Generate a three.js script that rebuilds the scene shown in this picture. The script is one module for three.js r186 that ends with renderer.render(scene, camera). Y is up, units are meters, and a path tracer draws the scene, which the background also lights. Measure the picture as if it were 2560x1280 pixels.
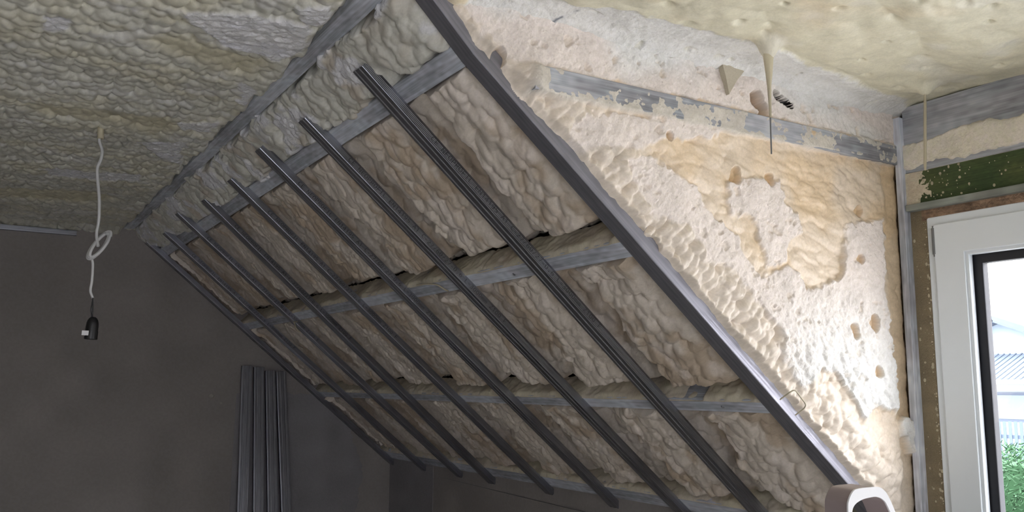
import * as THREE from 'three';
import { mergeGeometries } from 'three/addons/utils/BufferGeometryUtils.js';

// ---------------------------------------------------------------- camera, sky, exposure
const EYE = 1.5;                                            // eye height above the attic floor; below, heights are often given from the eye
const scene = new THREE.Scene();
const camera = new THREE.PerspectiveCamera(32.278, 2, 0.05, 200);
camera.position.set(0, EYE, 0);
camera.rotation.set(0.146046, -0.547275, 0.005245, 'YXZ');
scene.add(camera);
const renderer = new THREE.WebGLRenderer({ antialias: true });
renderer.toneMapping = THREE.LinearToneMapping;
renderer.toneMappingExposure = 1.0;
renderer.shadowMap.enabled = true;
{ // overcast sky: three times brighter overhead than at the horizon
  const w = 64, h = 32, d = new Float32Array(w * h * 4);
  for (let j = 0; j < h; j++) for (let i = 0; i < w; i++) {
    const el = ((j + 0.5) / h - 0.5) * Math.PI, L = el > 0 ? (1 + 2 * Math.sin(el)) / 3 : 0.3;
    d.set([L * 0.965, L * 0.98, L * 1.05, 1], (j * w + i) * 4);
  }
  const sky = new THREE.DataTexture(d, w, h, THREE.RGBAFormat, THREE.FloatType);
  sky.mapping = THREE.EquirectangularReflectionMapping; sky.magFilter = THREE.LinearFilter; sky.needsUpdate = true;
  scene.background = sky; scene.backgroundIntensity = 21.5;
}

// ---------------------------------------------------------------- noise
let seed = 7;
const rnd = () => { seed = (seed * 1664525 + 1013904223) >>> 0; return seed / 4294967296; };
const hash = (i, j, s) => { let h = Math.imul(i, 374761393) ^ Math.imul(j, 668265263) ^ Math.imul(s + 11, 2147001325); h = Math.imul(h ^ (h >>> 13), 1274126177); h ^= h >>> 16; return (h >>> 0) / 4294967296; };
function vn(x, y, s) {                                       // smooth value noise, -1..1
  const i = Math.floor(x), j = Math.floor(y), fx = x - i, fy = y - j, u = fx * fx * fx * (fx * (fx * 6 - 15) + 10), v = fy * fy * fy * (fy * (fy * 6 - 15) + 10);
  const a = hash(i, j, s), b = hash(i + 1, j, s), c = hash(i, j + 1, s), d = hash(i + 1, j + 1, s);
  return ((a + (b - a) * u) * (1 - v) + (c + (d - c) * u) * v) * 2 - 1;
}
const fbm = (x, y, s, n = 3) => { let t = 0, a = 1, w = 0; for (let k = 0; k < n; k++) { t += a * vn(x, y, s + k * 17); w += a; a *= 0.5; x = x * 2.03 + 5.1; y = y * 2.03 - 3.7; } return t / w; };
function lump(x, y, s, vary = 0.45) {                        // the upper surface of overlapping round blobs, about 0..1
  const ci = Math.floor(x), cj = Math.floor(y); let m = -9;
  for (let i = ci - 1; i <= ci + 1; i++) for (let j = cj - 1; j <= cj + 1; j++) {
    const dx = x - i - 0.12 - 0.76 * hash(i, j, s), dy = y - j - 0.12 - 0.76 * hash(i, j, s + 91), v = vary * hash(i, j, s + 37) - (dx * dx + dy * dy) * 1.15;
    if (v > m) m = v;
  }
  return 1.1 * Math.sqrt(Math.max(0.004, m + 0.62)) - 0.12;
}
const sm = (a, b, x) => { const t = Math.min(1, Math.max(0, (x - a) / (b - a))); return t * t * (3 - 2 * t); };
const mix = (a, b, t) => a + (b - a) * t;
function polyDist(p, x, y) {                                 // signed distance to a polygon [x, y, x, y ...], positive inside
  let inside = false, d = 1e9; const n = p.length / 2;
  for (let i = 0, j = n - 1; i < n; j = i++) {
    const xi = p[2 * i], yi = p[2 * i + 1], xj = p[2 * j], yj = p[2 * j + 1];
    if ((yi > y) !== (yj > y) && x < (xj - xi) * (y - yi) / (yj - yi) + xi) inside = !inside;
    const ex = xj - xi, ey = yj - yi, t = Math.min(1, Math.max(0, ((x - xi) * ex + (y - yi) * ey) / (ex * ex + ey * ey))), qx = xi + ex * t - x, qy = yi + ey * t - y;
    d = Math.min(d, qx * qx + qy * qy);
  }
  return inside ? Math.sqrt(d) : -Math.sqrt(d);
}

// ---------------------------------------------------------------- materials
const srgb = (r, g, b) => new THREE.Color().setRGB(r / 255, g / 255, b / 255, THREE.SRGBColorSpace);
function grain(n, f, color = true) {                         // tiling data texture from f(u, v) in 0..1
  const d = new Uint8Array(n * n * 4);
  for (let j = 0; j < n; j++) for (let i = 0; i < n; i++) { const v = f(i / n, j / n); const c = Array.isArray(v) ? v : [v, v, v]; for (let k = 0; k < 3; k++) d[(j * n + i) * 4 + k] = Math.max(0, Math.min(255, c[k] * 255)); d[(j * n + i) * 4 + 3] = 255; }
  const t = new THREE.DataTexture(d, n, n, THREE.RGBAFormat);
  t.wrapS = t.wrapT = THREE.RepeatWrapping; t.magFilter = THREE.LinearFilter; t.minFilter = THREE.LinearMipmapLinearFilter; t.generateMipmaps = true;
  if (color) t.colorSpace = THREE.SRGBColorSpace; t.needsUpdate = true; return t;
}
const tvn = (u, v, f, g, s) => { // tiling value noise
  const x = u * f, y = v * g, i = Math.floor(x), j = Math.floor(y), fx = x - i, fy = y - j, a = fx * fx * (3 - 2 * fx), b = fy * fy * (3 - 2 * fy), H = (p, q) => hash(((p % f) + f) % f, ((q % g) + g) % g, s);
  return (H(i, j) * (1 - a) + H(i + 1, j) * a) * (1 - b) + (H(i, j + 1) * (1 - a) + H(i + 1, j + 1) * a) * b;
};
const rep = (t, x, y = x) => { const c = t.clone(); c.repeat.set(x, y); c.needsUpdate = true; return c; };
const T = {
  foamBump: grain(512, (u, v) => 0.5 * tvn(u, v, 90, 90, 1) + 0.3 * tvn(u, v, 180, 180, 2) + 0.2 * tvn(u, v, 40, 40, 3), false),
  speck: grain(512, (u, v) => { const a = tvn(u, v, 60, 60, 5), b = tvn(u, v, 160, 160, 6), c = tvn(u, v, 14, 14, 7); const k = 0.94 + 0.03 * (c - 0.5) * 2 + 0.02 * (a - 0.5) * 2 + 0.025 * (b - 0.5) * 2; return [k, k, k * (0.985 + 0.015 * a)]; }),
  streak: grain(512, (u, v) => { const a = tvn(u, v, 70, 5, 8), b = tvn(u, v, 200, 12, 9), c = tvn(u, v, 9, 9, 10), d = tvn(u, v, 40, 40, 11), e = tvn(u, v, 24, 12, 12); let k = 0.7 + 0.16 * a + 0.12 * b + 0.2 * (c - 0.4) - 0.14 * (d - 0.5); return [k * (0.985 + 0.03 * e), k, k * 1.02]; }),
  streakRough: grain(256, (u, v) => 0.55 + 0.45 * tvn(u, v, 60, 6, 18), false),
  brushed: grain(256, (u, v) => 0.8 + 0.12 * tvn(u, v, 90, 2, 13) + 0.08 * tvn(u, v, 30, 30, 14)),
  plaster: grain(512, (u, v) => 0.86 + 0.1 * tvn(u, v, 7, 7, 15) + 0.04 * tvn(u, v, 120, 120, 16)),
  plasterBump: grain(256, (u, v) => 0.6 * tvn(u, v, 20, 20, 17) + 0.4 * tvn(u, v, 100, 100, 19), false),
  mould: grain(512, (u, v) => { const a = tvn(u, v, 5, 9, 20), b = tvn(u, v, 40, 60, 21), c = tvn(u, v, 130, 4, 22), d = tvn(u, v, 90, 90, 23); const g = 0.66 + 0.14 * a + 0.1 * (b - 0.5) + 0.16 * (c - 0.5) + 0.08 * (d - 0.5); return [g * mix(0.84, 1.0, a), g * 0.97, g * 0.78]; }),
  board: grain(512, (u, v) => { const a = tvn(u, v, 6, 6, 24), b = tvn(u, v, 40, 30, 25), c = tvn(u, v, 120, 8, 26); const g = 0.6 + 0.25 * a + 0.2 * (b - 0.5) + 0.15 * c; return [g, g * 0.94, g * 0.84]; }),
};
const STD = (o) => new THREE.MeshStandardMaterial(o);
const M = {
  skin: STD({ color: 0xffffff, vertexColors: true, roughness: 0.46, map: rep(T.speck, 2), bumpMap: rep(T.foamBump, 2), bumpScale: 0.00025 }),
  cut: STD({ color: 0xffffff, vertexColors: true, roughness: 0.95, map: rep(T.speck, 2), bumpMap: rep(T.foamBump, 2.4), bumpScale: 0.0018 }),
  beam: STD({ color: srgb(184, 186, 188), roughness: 0.62, map: rep(T.streak, 2, 1), bumpMap: rep(T.streak, 2, 1), bumpScale: 0.0008 }),
  beamPale: STD({ color: srgb(220, 224, 230), roughness: 0.6, map: rep(T.streak, 2, 1), bumpMap: rep(T.streak, 2, 1), bumpScale: 0.0006 }),
  beamShiny: STD({ color: srgb(150, 149, 158), roughness: 0.62, metalness: 0.6, roughnessMap: rep(T.streakRough, 6, 2), map: rep(T.brushed, 3, 1), bumpMap: rep(T.streakRough, 5, 1), bumpScale: 0.0003 }),
  zinc: STD({ color: srgb(176, 178, 186), roughness: 0.3, metalness: 0.96, map: rep(T.brushed, 4, 0.7) }),
  plaster: STD({ color: srgb(158, 152, 149), roughness: 0.9, map: rep(T.plaster, 0.8), bumpMap: rep(T.plasterBump, 2), bumpScale: 0.0008 }),
  plasterFresh: STD({ color: srgb(150, 147, 150), roughness: 0.92, map: rep(T.plaster, 1.3), bumpMap: rep(T.plasterBump, 3), bumpScale: 0.001 }),
  plasterPale: STD({ color: srgb(172, 166, 160), roughness: 0.92, map: rep(T.plaster, 1.3) }),
  concrete: STD({ color: srgb(190, 187, 180), roughness: 0.9, map: rep(T.plaster, 0.7) }),
  deck: STD({ color: srgb(70, 58, 46), roughness: 0.95, map: rep(T.board, 1) }),
  dark: STD({ color: srgb(38, 38, 40), roughness: 0.8 }),
  pvc: STD({ color: srgb(222, 229, 234), roughness: 0.35 }),
  gasket: STD({ color: srgb(22, 24, 32), roughness: 0.55 }),
  glass: new THREE.MeshPhysicalMaterial({ color: 0xffffff, transmission: 1, thickness: 0, roughness: 0, ior: 1.5 }),
  mould: STD({ color: srgb(100, 114, 88), roughness: 0.95, map: rep(T.mould, 3, 1.2) }),
  reveal: STD({ color: srgb(142, 128, 102), roughness: 0.95, map: rep(T.plaster, 4, 2), bumpMap: rep(T.foamBump, 4), bumpScale: 0.003 }),
  sill: STD({ color: srgb(150, 155, 145), roughness: 0.6, map: rep(T.streak, 1, 1) }),
  rust: STD({ color: srgb(176, 156, 144), roughness: 0.95, map: rep(T.board, 4, 4), bumpMap: rep(T.foamBump, 4), bumpScale: 0.004 }),
  wood: STD({ color: srgb(196, 187, 166), roughness: 0.9, map: rep(T.plaster, 3) }),
  blackPlastic: STD({ color: srgb(26, 26, 28), roughness: 0.4 }),
  whiteCable: STD({ color: srgb(205, 205, 205), roughness: 0.5 }),
  drip: STD({ color: srgb(220, 210, 182), roughness: 0.5, bumpMap: rep(T.foamBump, 3), bumpScale: 0.001 }),
  steel: STD({ color: srgb(120, 122, 124), roughness: 0.5, metalness: 0.6 }),
  paper: STD({ color: srgb(236, 236, 236), roughness: 0.7 }),
  aluminium: STD({ color: srgb(246, 246, 248), roughness: 0.4, metalness: 0 }),
  bandSide: STD({ color: srgb(172, 158, 158), roughness: 0.45, metalness: 0.2 }),
};

// ---------------------------------------------------------------- object helpers
const used = {};
const numbered = (n) => { const k = used[n] = (used[n] ?? -1) + 1; return k ? n + '_' + String(k).padStart(3, '0') : n; };
function mesh(name, g, m, parent) { const o = new THREE.Mesh(g, m); o.name = parent ? name : numbered(name); o.castShadow = o.receiveShadow = true; (parent ?? scene).add(o); return o; }
function group(name) { const o = new THREE.Group(); o.name = numbered(name); scene.add(o); return o; }
const tag = (o, label, category, g) => { o.userData = { label, category }; if (g) o.userData.group = g; return o; };
const struct = (o) => { o.userData.kind = 'structure'; return o; };
const V = (x, y, z) => new THREE.Vector3(x, y + EYE, z);      // from eye-height coordinates
function roundedRect(w, h, r) { const s = new THREE.Shape(), x = -w / 2, y = -h / 2; s.moveTo(x + r, y); s.lineTo(x + w - r, y); s.absarc(x + w - r, y + r, r, -Math.PI / 2, 0); s.lineTo(x + w, y + h - r); s.absarc(x + w - r, y + h - r, r, 0, Math.PI / 2); s.lineTo(x + r, y + h); s.absarc(x + r, y + h - r, r, Math.PI / 2, Math.PI); s.lineTo(x, y + r); s.absarc(x + r, y + r, r, Math.PI, Math.PI * 1.5); return s; }
function boxUV(g) { // uv in metres from the dominant normal
  g = g.index ? g.toNonIndexed() : g; const p = g.attributes.position, n = g.attributes.normal, uv = new Float32Array(p.count * 2);
  for (let i = 0; i < p.count; i++) { const ax = Math.abs(n.getX(i)), ay = Math.abs(n.getY(i)), az = Math.abs(n.getZ(i)), x = p.getX(i), y = p.getY(i), z = p.getZ(i); const q = ax > ay && ax > az ? [y, z] : ay > az ? [x, z] : [x, y]; uv[2 * i] = q[0]; uv[2 * i + 1] = q[1]; }
  g.setAttribute('uv', new THREE.BufferAttribute(uv, 2)); return g;
}
// chamfered box from corner to corner (eye-height coordinates when y is given that way); long = axis of the length for uv
function bar(x0, x1, y0, y1, z0, z1, r = 0.003, long = 'z') {
  const w = Math.abs(x1 - x0), h = Math.abs(y1 - y0), d = Math.abs(z1 - z0);
  let g;
  if (long === 'z') { g = new THREE.ExtrudeGeometry(roundedRect(w, h, r), { depth: d, bevelEnabled: false, curveSegments: 3 }); g.translate(0, 0, -d / 2); boxUVlong(g, 2); }
  else if (long === 'x') { g = new THREE.ExtrudeGeometry(roundedRect(d, h, r), { depth: w, bevelEnabled: false, curveSegments: 3 }); g.translate(0, 0, -w / 2); boxUVlong(g, 2); g.rotateY(Math.PI / 2); }
  else { g = new THREE.ExtrudeGeometry(roundedRect(w, d, r), { depth: h, bevelEnabled: false, curveSegments: 3 }); g.translate(0, 0, -h / 2); boxUVlong(g, 2); g.rotateX(-Math.PI / 2); }
  g.translate((x0 + x1) / 2, (y0 + y1) / 2, (z0 + z1) / 2); return g;
}
function boxUVlong(g) { const p = g.attributes.position, n = g.attributes.normal, uv = g.attributes.uv; for (let i = 0; i < p.count; i++) { const nx = Math.abs(n.getX(i)), ny = Math.abs(n.getY(i)), nz = Math.abs(n.getZ(i)); if (nz > 0.7) uv.setXY(i, p.getX(i), p.getY(i)); else uv.setXY(i, nx > ny ? p.getY(i) : p.getX(i), p.getZ(i)); } }
const up = (g) => g.translate(0, EYE, 0);
function slab(x0, x1, y0, y1, z0, z1) { return up(boxUV(new THREE.BoxGeometry(x1 - x0, y1 - y0, z1 - z0).translate((x0 + x1) / 2, (y0 + y1) / 2, (z0 + z1) / 2))); }
function tube(pts, r, seg = 40, rs = 8) { return new THREE.TubeGeometry(new THREE.CatmullRomCurve3(pts), seg, r, rs); }

// ---------------------------------------------------------------- the roof slope: u runs down the slope, n outward, z along the house
const TH = 0.695658, SN = Math.sin(TH), CS = Math.cos(TH), D = 1.25, DB = 1.28;   // D: faces of the furring profiles, DB: faces of the beams behind them
const slopePoint = (u, n, z) => V(n * SN + u * CS, n * CS - u * SN, z);
const onSlope = (o, u, n, z) => { o.position.copy(slopePoint(u, n, z)); o.rotation.z = -TH; return o; };

// spray foam: a height field over a plane with real relief, coloured by what the surface is (skin or cut face)
function foam(name, parent, P, A, B, a0, a1, b0, b1, ca, cb, fn) {
  const na = Math.max(2, Math.round((a1 - a0) / ca)), nb = Math.max(2, Math.round((b1 - b0) / cb)), N = A.clone().cross(B).normalize();
  const pos = new Float32Array((na + 1) * (nb + 1) * 3), col = new Float32Array(pos.length), uv = new Float32Array((na + 1) * (nb + 1) * 2), cut = new Float32Array((na + 1) * (nb + 1)), ok = new Uint8Array(cut.length);
  const o = { h: 0, da: 0, db: 0, r: 0, g: 0, b: 0, cut: 0, skip: false };
  for (let j = 0; j <= nb; j++) for (let i = 0; i <= na; i++) {
    const k = j * (na + 1) + i, a = a0 + (a1 - a0) * i / na, b = b0 + (b1 - b0) * j / nb;
    o.da = o.db = o.cut = 0; o.skip = false; fn(a, b, o);
    ok[k] = o.skip ? 0 : 1; cut[k] = o.cut;
    const aa = a + o.da, bb = b + o.db;
    for (let c = 0; c < 3; c++) { const K = 'xyz'[c]; pos[3 * k + c] = P[K] + A[K] * aa + B[K] * bb + N[K] * o.h; }
    col[3 * k] = o.r; col[3 * k + 1] = o.g; col[3 * k + 2] = o.b; uv[2 * k] = a; uv[2 * k + 1] = b;
  }
  const s = [], c = [];
  for (let j = 0; j < nb; j++) for (let i = 0; i < na; i++) {
    const k = j * (na + 1) + i, q = [k, k + 1, k + na + 2, k + na + 1];
    if (!(ok[q[0]] && ok[q[1]] && ok[q[2]] && ok[q[3]])) continue;
    ((cut[q[0]] + cut[q[2]]) > 1 ? c : s).push(q[0], q[1], q[2], q[0], q[2], q[3]);
  }
  const g = new THREE.BufferGeometry(); g.setAttribute('position', new THREE.BufferAttribute(pos, 3)); g.setAttribute('color', new THREE.BufferAttribute(col, 3)); g.setAttribute('uv', new THREE.BufferAttribute(uv, 2));
  const idx = new Uint32Array(s.length + c.length); idx.set(s); idx.set(c, s.length); g.setIndex(new THREE.BufferAttribute(idx, 1));
  g.computeVertexNormals(); if (s.length && c.length) { g.addGroup(0, s.length, 0); g.addGroup(s.length, c.length, 1); }
  return mesh(name, g, s.length && c.length ? [M.skin, M.cut] : s.length ? M.skin : M.cut, parent);
}
const lin = (r, g, b) => { const c = srgb(r, g, b); return [c.r, c.g, c.b]; };
const paint = (o, A, B, t) => { o.r = mix(A[0], B[0], t); o.g = mix(A[1], B[1], t); o.b = mix(A[2], B[2], t); };
const SKIN = { ceil: lin(216, 214, 203), ceil2: lin(225, 218, 192), bay: lin(222, 211, 199), bay2: lin(196, 178, 157), cheek: lin(238, 220, 197), cheek2: lin(235, 208, 170), dorm: lin(233, 228, 204) };
const CUT = { white: lin(234, 233, 238), warm: lin(241, 230, 222), cool: lin(238, 237, 234) };
const FILM = lin(208, 203, 190);
const X1 = new THREE.Vector3(1, 0, 0), Y1 = new THREE.Vector3(0, 1, 0), Z1 = new THREE.Vector3(0, 0, 1);

// ---------------------------------------------------------------- shell
const NEAR_Y0 = -1.3;
const ZG = -5.95, XK = 2.62, XW = 2.635;
{
  struct(mesh('floor', slab(-2.7, 2.8, -1.65, -1.5, ZG - 0.1, 2.1), M.concrete));
  struct(mesh('wall_left', slab(-2.8, -2.68, -1.5, 1.15, ZG - 0.1, 2.1), M.plaster));
  const near = struct(group('wall_near'));                     // behind us, with the wide opening that lights the depth of the room
  for (const b of [[-2.7, -1.3, -1.5, 1.15], [0.4, 2.8, -1.5, 1.15], [-1.3, 0.4, -1.5, NEAR_Y0], [-1.3, 0.4, 0.4, 1.15]]) mesh('plaster', slab(b[0], b[1], b[2], b[3], 2.0, 2.12), M.plaster, near);
  const far = struct(group('wall_far'));
  mesh('plaster', slab(-2.7, 2.8, -1.5, 1.1, ZG - 0.12, ZG), M.plaster, far);
  // patch of fresh, greyer plaster with a wandering edge
  const edge = [1.5, -1.5, 1.52, -0.06, 1.70, -0.03, 1.88, -0.06, 2.0, -0.065, 2.135, -0.10, 2.24, -0.2, 2.31, -0.28, 2.33, -0.37, 2.37, -0.47, 2.40, -0.55, 2.415, -0.65, 2.38, -0.72, 2.39, -0.8, 2.36, -0.88, 2.34, -1.1, 2.36, -1.5], s = new THREE.Shape();
  const pts = []; for (let i = 0; i < edge.length; i += 2) pts.push(new THREE.Vector2(edge[i], edge[i + 1]));
  const fine = []; for (let i = 0; i < pts.length; i++) { const a = pts[i], b = pts[(i + 1) % pts.length]; const n = i && i < pts.length - 1 ? 8 : 1; for (let k = 0; k < n; k++) { const t = k / n; fine.push(new THREE.Vector2(mix(a.x, b.x, t) + (n > 1 ? 0.008 * vn(i * 3 + t * 9, 2, 61) : 0), mix(a.y, b.y, t) + (n > 1 ? 0.008 * vn(i * 3 + t * 9, 7, 62) : 0))); } }
  s.setFromPoints(fine);
  mesh('plaster_patch', up(boxUV(new THREE.ExtrudeGeometry(s, { depth: 0.003, bevelEnabled: false }).translate(0, 0, ZG - 0.001))), M.plasterFresh, far);
  for (const [x, y, r] of [[1.356, -0.073, 0.017], [1.42, -0.12, 0.008]]) { const g = new THREE.SphereGeometry(r, 12, 8); g.scale(1, 0.85, 0.12); g.translate(x, y, ZG); mesh('plaster_spot', up(g), M.plasterPale, far); }
  // low wall under the slope, and the front wall of the dormer around the window
  const right = struct(group('wall_right'));
  mesh('knee_wall', slab(XK, XK + 0.14, -1.5, -0.42, ZG - 0.1, -1.86), M.plaster, right);
  mesh('plaster_strip', slab(XK - 0.003, XK + 0.01, -1.5, -0.5, ZG, -5.26), M.plasterFresh, right);
  mesh('parapet', slab(XK + 0.015, XK + 0.18, -1.5, -0.64, -1.86, 2.1), M.plaster, right);
  mesh('lintel', slab(XW + 0.035, XW + 0.18, 0.585, 1.1, -1.95, 2.1), M.deck, right);
  mesh('jamb_board', slab(XW + 0.012, XW + 0.16, -0.64, 0.585, -1.9, -1.73), M.reveal, right);
  mesh('far_pier', slab(XW + 0.012, XW + 0.18, -0.64, 0.585, 1.25, 2.1), M.plaster, right);
  const roof = struct(group('ceiling_slope'));
  { const g = boxUV(new THREE.BoxGeometry(2.62, 0.08, 4.26)); const m = mesh('roof_deck', g, M.deck, roof); onSlope(m, 1.16, DB + 0.19, -3.99); }
}
const ceiling = struct(group('ceiling'));
mesh('deck', slab(-2.8, 2.82, 1.035, 1.15, ZG - 0.12, 2.12), M.deck, ceiling);
const cheek = struct(group('wall_cheek'));
{ // slab of the dormer's side wall, outside the roof slope
  const s = new THREE.Shape(), q = (u, n) => [n * SN + u * CS, n * CS - u * SN], a = q(-0.15, DB + 0.055), b = q(2.42, DB + 0.055);
  s.moveTo(...a); s.lineTo(...b); s.lineTo(2.8, b[1]); s.lineTo(2.8, 1.06); s.lineTo(a[0], 1.06);
  mesh('deck', up(boxUV(new THREE.ExtrudeGeometry(s, { depth: 0.06, bevelEnabled: false }).translate(0, 0, -1.955))), M.deck, cheek);
}

// ---------------------------------------------------------------- foam on the flat ceiling
const C_CUT = [[0.407, -2.27, 0.553, -2.22, 0.653, -2.21, 0.715, -2.23, 0.752, -2.37, 0.717, -2.52, 0.591, -2.47, 0.512, -2.42, 0.438, -2.37], [0.635, -2.12, 0.708, -2.07, 0.738, -2.15, 0.711, -2.22, 0.666, -2.2], [0.65, -2.77, 0.704, -2.74, 0.759, -2.99, 0.713, -2.97], [0.573, -3.33, 0.716, -3.24, 0.722, -3.39, 0.612, -3.42], [0.498, -3.69, 0.66, -3.56, 0.725, -4, 0.625, -3.9], [0.091, -2.51, 0.157, -2.47, 0.162, -2.58, 0.101, -2.6], [0.2, -4.35, 0.6, -4.25, 0.62, -4.4, 0.25, -4.5]];
const C_YEL = [[0.115, -3.37, 0.261, -3.33, 0.52, -3.31, 0.576, -3.39, 0.563, -3.55, 0.329, -3.48, 0.121, -3.48], [0.326, -2.56, 0.394, -2.46, 0.556, -2.51, 0.681, -2.55, 0.694, -2.68, 0.575, -2.69, 0.394, -2.58], [0, -5.0, 0.5, -4.85, 0.6, -5.0, 0.3, -5.2, -0.1, -5.2]];
const CY = 0.985;                                              // plane of the ceiling foam's base; heights go down from it
function ceilFoam(x, z, o) {
  const w = 0.03 * fbm(x * 7, z * 7, 200, 2);
  let dc = -1, dy = -1; for (const p of C_CUT) dc = Math.max(dc, polyDist(p, x + w * 0.6, z + w)); for (const p of C_YEL) dy = Math.max(dy, polyDist(p, x + w, z + w));
  const cut = sm(-0.004, 0.01, dc + 0.012 * fbm(x * 40, z * 40, 203, 2)), yel = sm(-0.05, 0.05, dy);
  const big = 0.5 * fbm(x * 2.2, z * 3.2 + 0.3 * x, 210, 3), band = Math.sin((z + 0.1 * x + 0.12 * fbm(x * 2, z * 2, 211, 2)) * 6.8);
  const wx = x + 0.008 * vn(x * 14, z * 14, 212), wz = z + 0.008 * vn(x * 14, z * 14, 213) + 0.12 * x;
  const small = lump(wx * 30, wz * 22, 214, 0.4), mid = lump(wx * 9, wz * 8, 216, 0.5);
  const rough = fbm(x * 75, z * 75, 218, 3);
  let h = 0.016 + 0.016 * big + 0.006 * band + mix(0.027 * small, 0.010 * small, yel * 0.7) + 0.010 * mid - 0.010;
  const flat = 0.031 + 0.012 * big + 0.005 * rough + 0.007 * lump(x * 24 + 0.5 * rough, z * 30, 219, 0.6);
  h = mix(h, flat, cut);
  if (x > 0.69) { const d = 0.760 + 0.026 * fbm(z * 12, x * 9, 220, 4) - x; h = mix(h - 0.035, h, sm(-0.006, 0.02, d)); }   // ends raggedly at the ceiling beam
  if (z < ZG + 0.1) h += 0.03 * sm(0.1, 0.0, z - ZG);
  o.h = h; o.da = 0.3 * (small - 0.5) * 0.01 * (1 - cut); o.db = 0.35 * (small - 0.5) * 0.012 * (1 - cut);
  paint(o, SKIN.ceil, SKIN.ceil2, Math.min(1, yel * 0.9 + 0.5 * sm(-0.1, 0.5, fbm(x * 5, z * 9, 222, 3))));
  const c = cut * 0.85 + 0.3 * sm(0.1, 0.5, fbm(x * 9, z * 20, 223, 3)) * (1 - yel); o.r = mix(o.r, CUT.white[0], c); o.g = mix(o.g, CUT.white[1], c); o.b = mix(o.b, CUT.white[2], c);
  o.cut = cut;
}
{
  const P = V(0, CY, 0);
  foam('spray_foam', ceiling, P, X1, Z1, -0.35, 0.83, ZG, -1.9, 0.0046, 0.0054, ceilFoam);
  foam('spray_foam', ceiling, P, X1, Z1, -2.7, -0.35, ZG, 2.0, 0.03, 0.03, ceilFoam);
  foam('spray_foam', ceiling, P, X1, Z1, -0.35, 0.83, -1.9, 2.0, 0.025, 0.025, ceilFoam);
}
// foam on the dormer ceiling
const D_CUT = [[0.9, -1.95, 1.0, -1.74, 1.21, -1.72, 1.36, -1.67, 1.60, -1.635, 1.81, -1.63, 1.97, -1.64, 2.2, -1.67, 2.44, -1.70, 2.62, -1.72, 2.78, -1.93]];
const dormY = (x) => 0.985 - 0.035 * sm(0.8, 2.65, x);
const DENTS = []; for (let k = 0; k < 60; k++) DENTS.push([1.1 + 1.5 * rnd(), -1.8 + 0.8 * rnd(), 0.009 + 0.016 * rnd(), 0.006 + 0.013 * rnd()]);
function dormFoam(x, z, o) {
  const w = 0.03 * fbm(x * 8, z * 8, 240, 3), dc = polyDist(D_CUT[0], x + w, z + w), cut = sm(-0.006, 0.012, dc + 0.012 * fbm(x * 40, z * 40, 241, 2));
  const big = fbm(x * 2.6, z * 3.4, 242, 3), roll = lump(x * 4.2 + 0.3 * big, z * 6 + 1.4 * x, 243, 0.6), wav = fbm(x * 12 + z * 5, z * 16, 244, 3);
  let h = 0.008 + 0.028 * big + 0.026 * roll + 0.007 * wav;
  for (const [wx, wz, q] of [[1.81, -1.62, 0.055], [2.487, -1.6, 0.03]]) h += q * Math.exp(-((x - wx) ** 2 + (z - wz) ** 2) / 0.0008);
  for (const [dx, dz, r, q] of DENTS) { const e = ((x - dx) ** 2 + (z - dz) ** 2 * 1.6) / (r * r); if (e < 4) h -= q * Math.exp(-e * 1.4); }
  const rough = fbm(x * 80, z * 80, 245, 3), pit = sm(0.42, 0.7, fbm(x * 26, z * 26, 246, 3));
  h = mix(h, 0.026 + 0.012 * big + 0.0035 * rough - 0.008 * pit, cut);
  o.h = h * (1 - 0.5 * sm(2.45, 2.62, x)) + 0.03 * sm(-1.74, -1.86, z) * (1 + 0.3 * wav); // fills the corner with the side wall
  paint(o, SKIN.dorm, SKIN.cheek2, 0.45 * sm(0.05, 0.6, fbm(x * 3, z * 4, 247, 3)));
  const c = Math.max(cut * (1 - 0.4 * pit), 0.3 * sm(0.1, 0.5, fbm(x * 6, z * 8, 248, 3))); o.r = mix(o.r, CUT.cool[0], c); o.g = mix(o.g, CUT.cool[1], c); o.b = mix(o.b, CUT.cool[2], c);
  // dark scuffs where a tool scraped the cut face
  const sc = Math.exp(-(((x - 1.23 - 0.5 * (z + 1.8)) / 0.006) ** 2)) * sm(0.05, 0.35, fbm(x * 50, z * 30, 249, 2) + 0.25) * sm(-1.86, -1.84, z) * sm(-1.68, -1.74, z);
  o.r *= 1 - 0.75 * sc; o.g *= 1 - 0.73 * sc; o.b *= 1 - 0.68 * sc; o.cut = cut;
}
{
  const f = (x, z, o) => { dormFoam(x, z, o); o.h += CY - dormY(x); };
  foam('spray_foam', ceiling, V(0, CY, 0), X1, Z1, 0.80, 2.68, -1.9, -0.95, 0.0045, 0.0045, f);
  foam('spray_foam', ceiling, V(0, CY, 0), X1, Z1, 0.80, 2.68, -0.95, 2.0, 0.025, 0.025, f);
}

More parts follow.
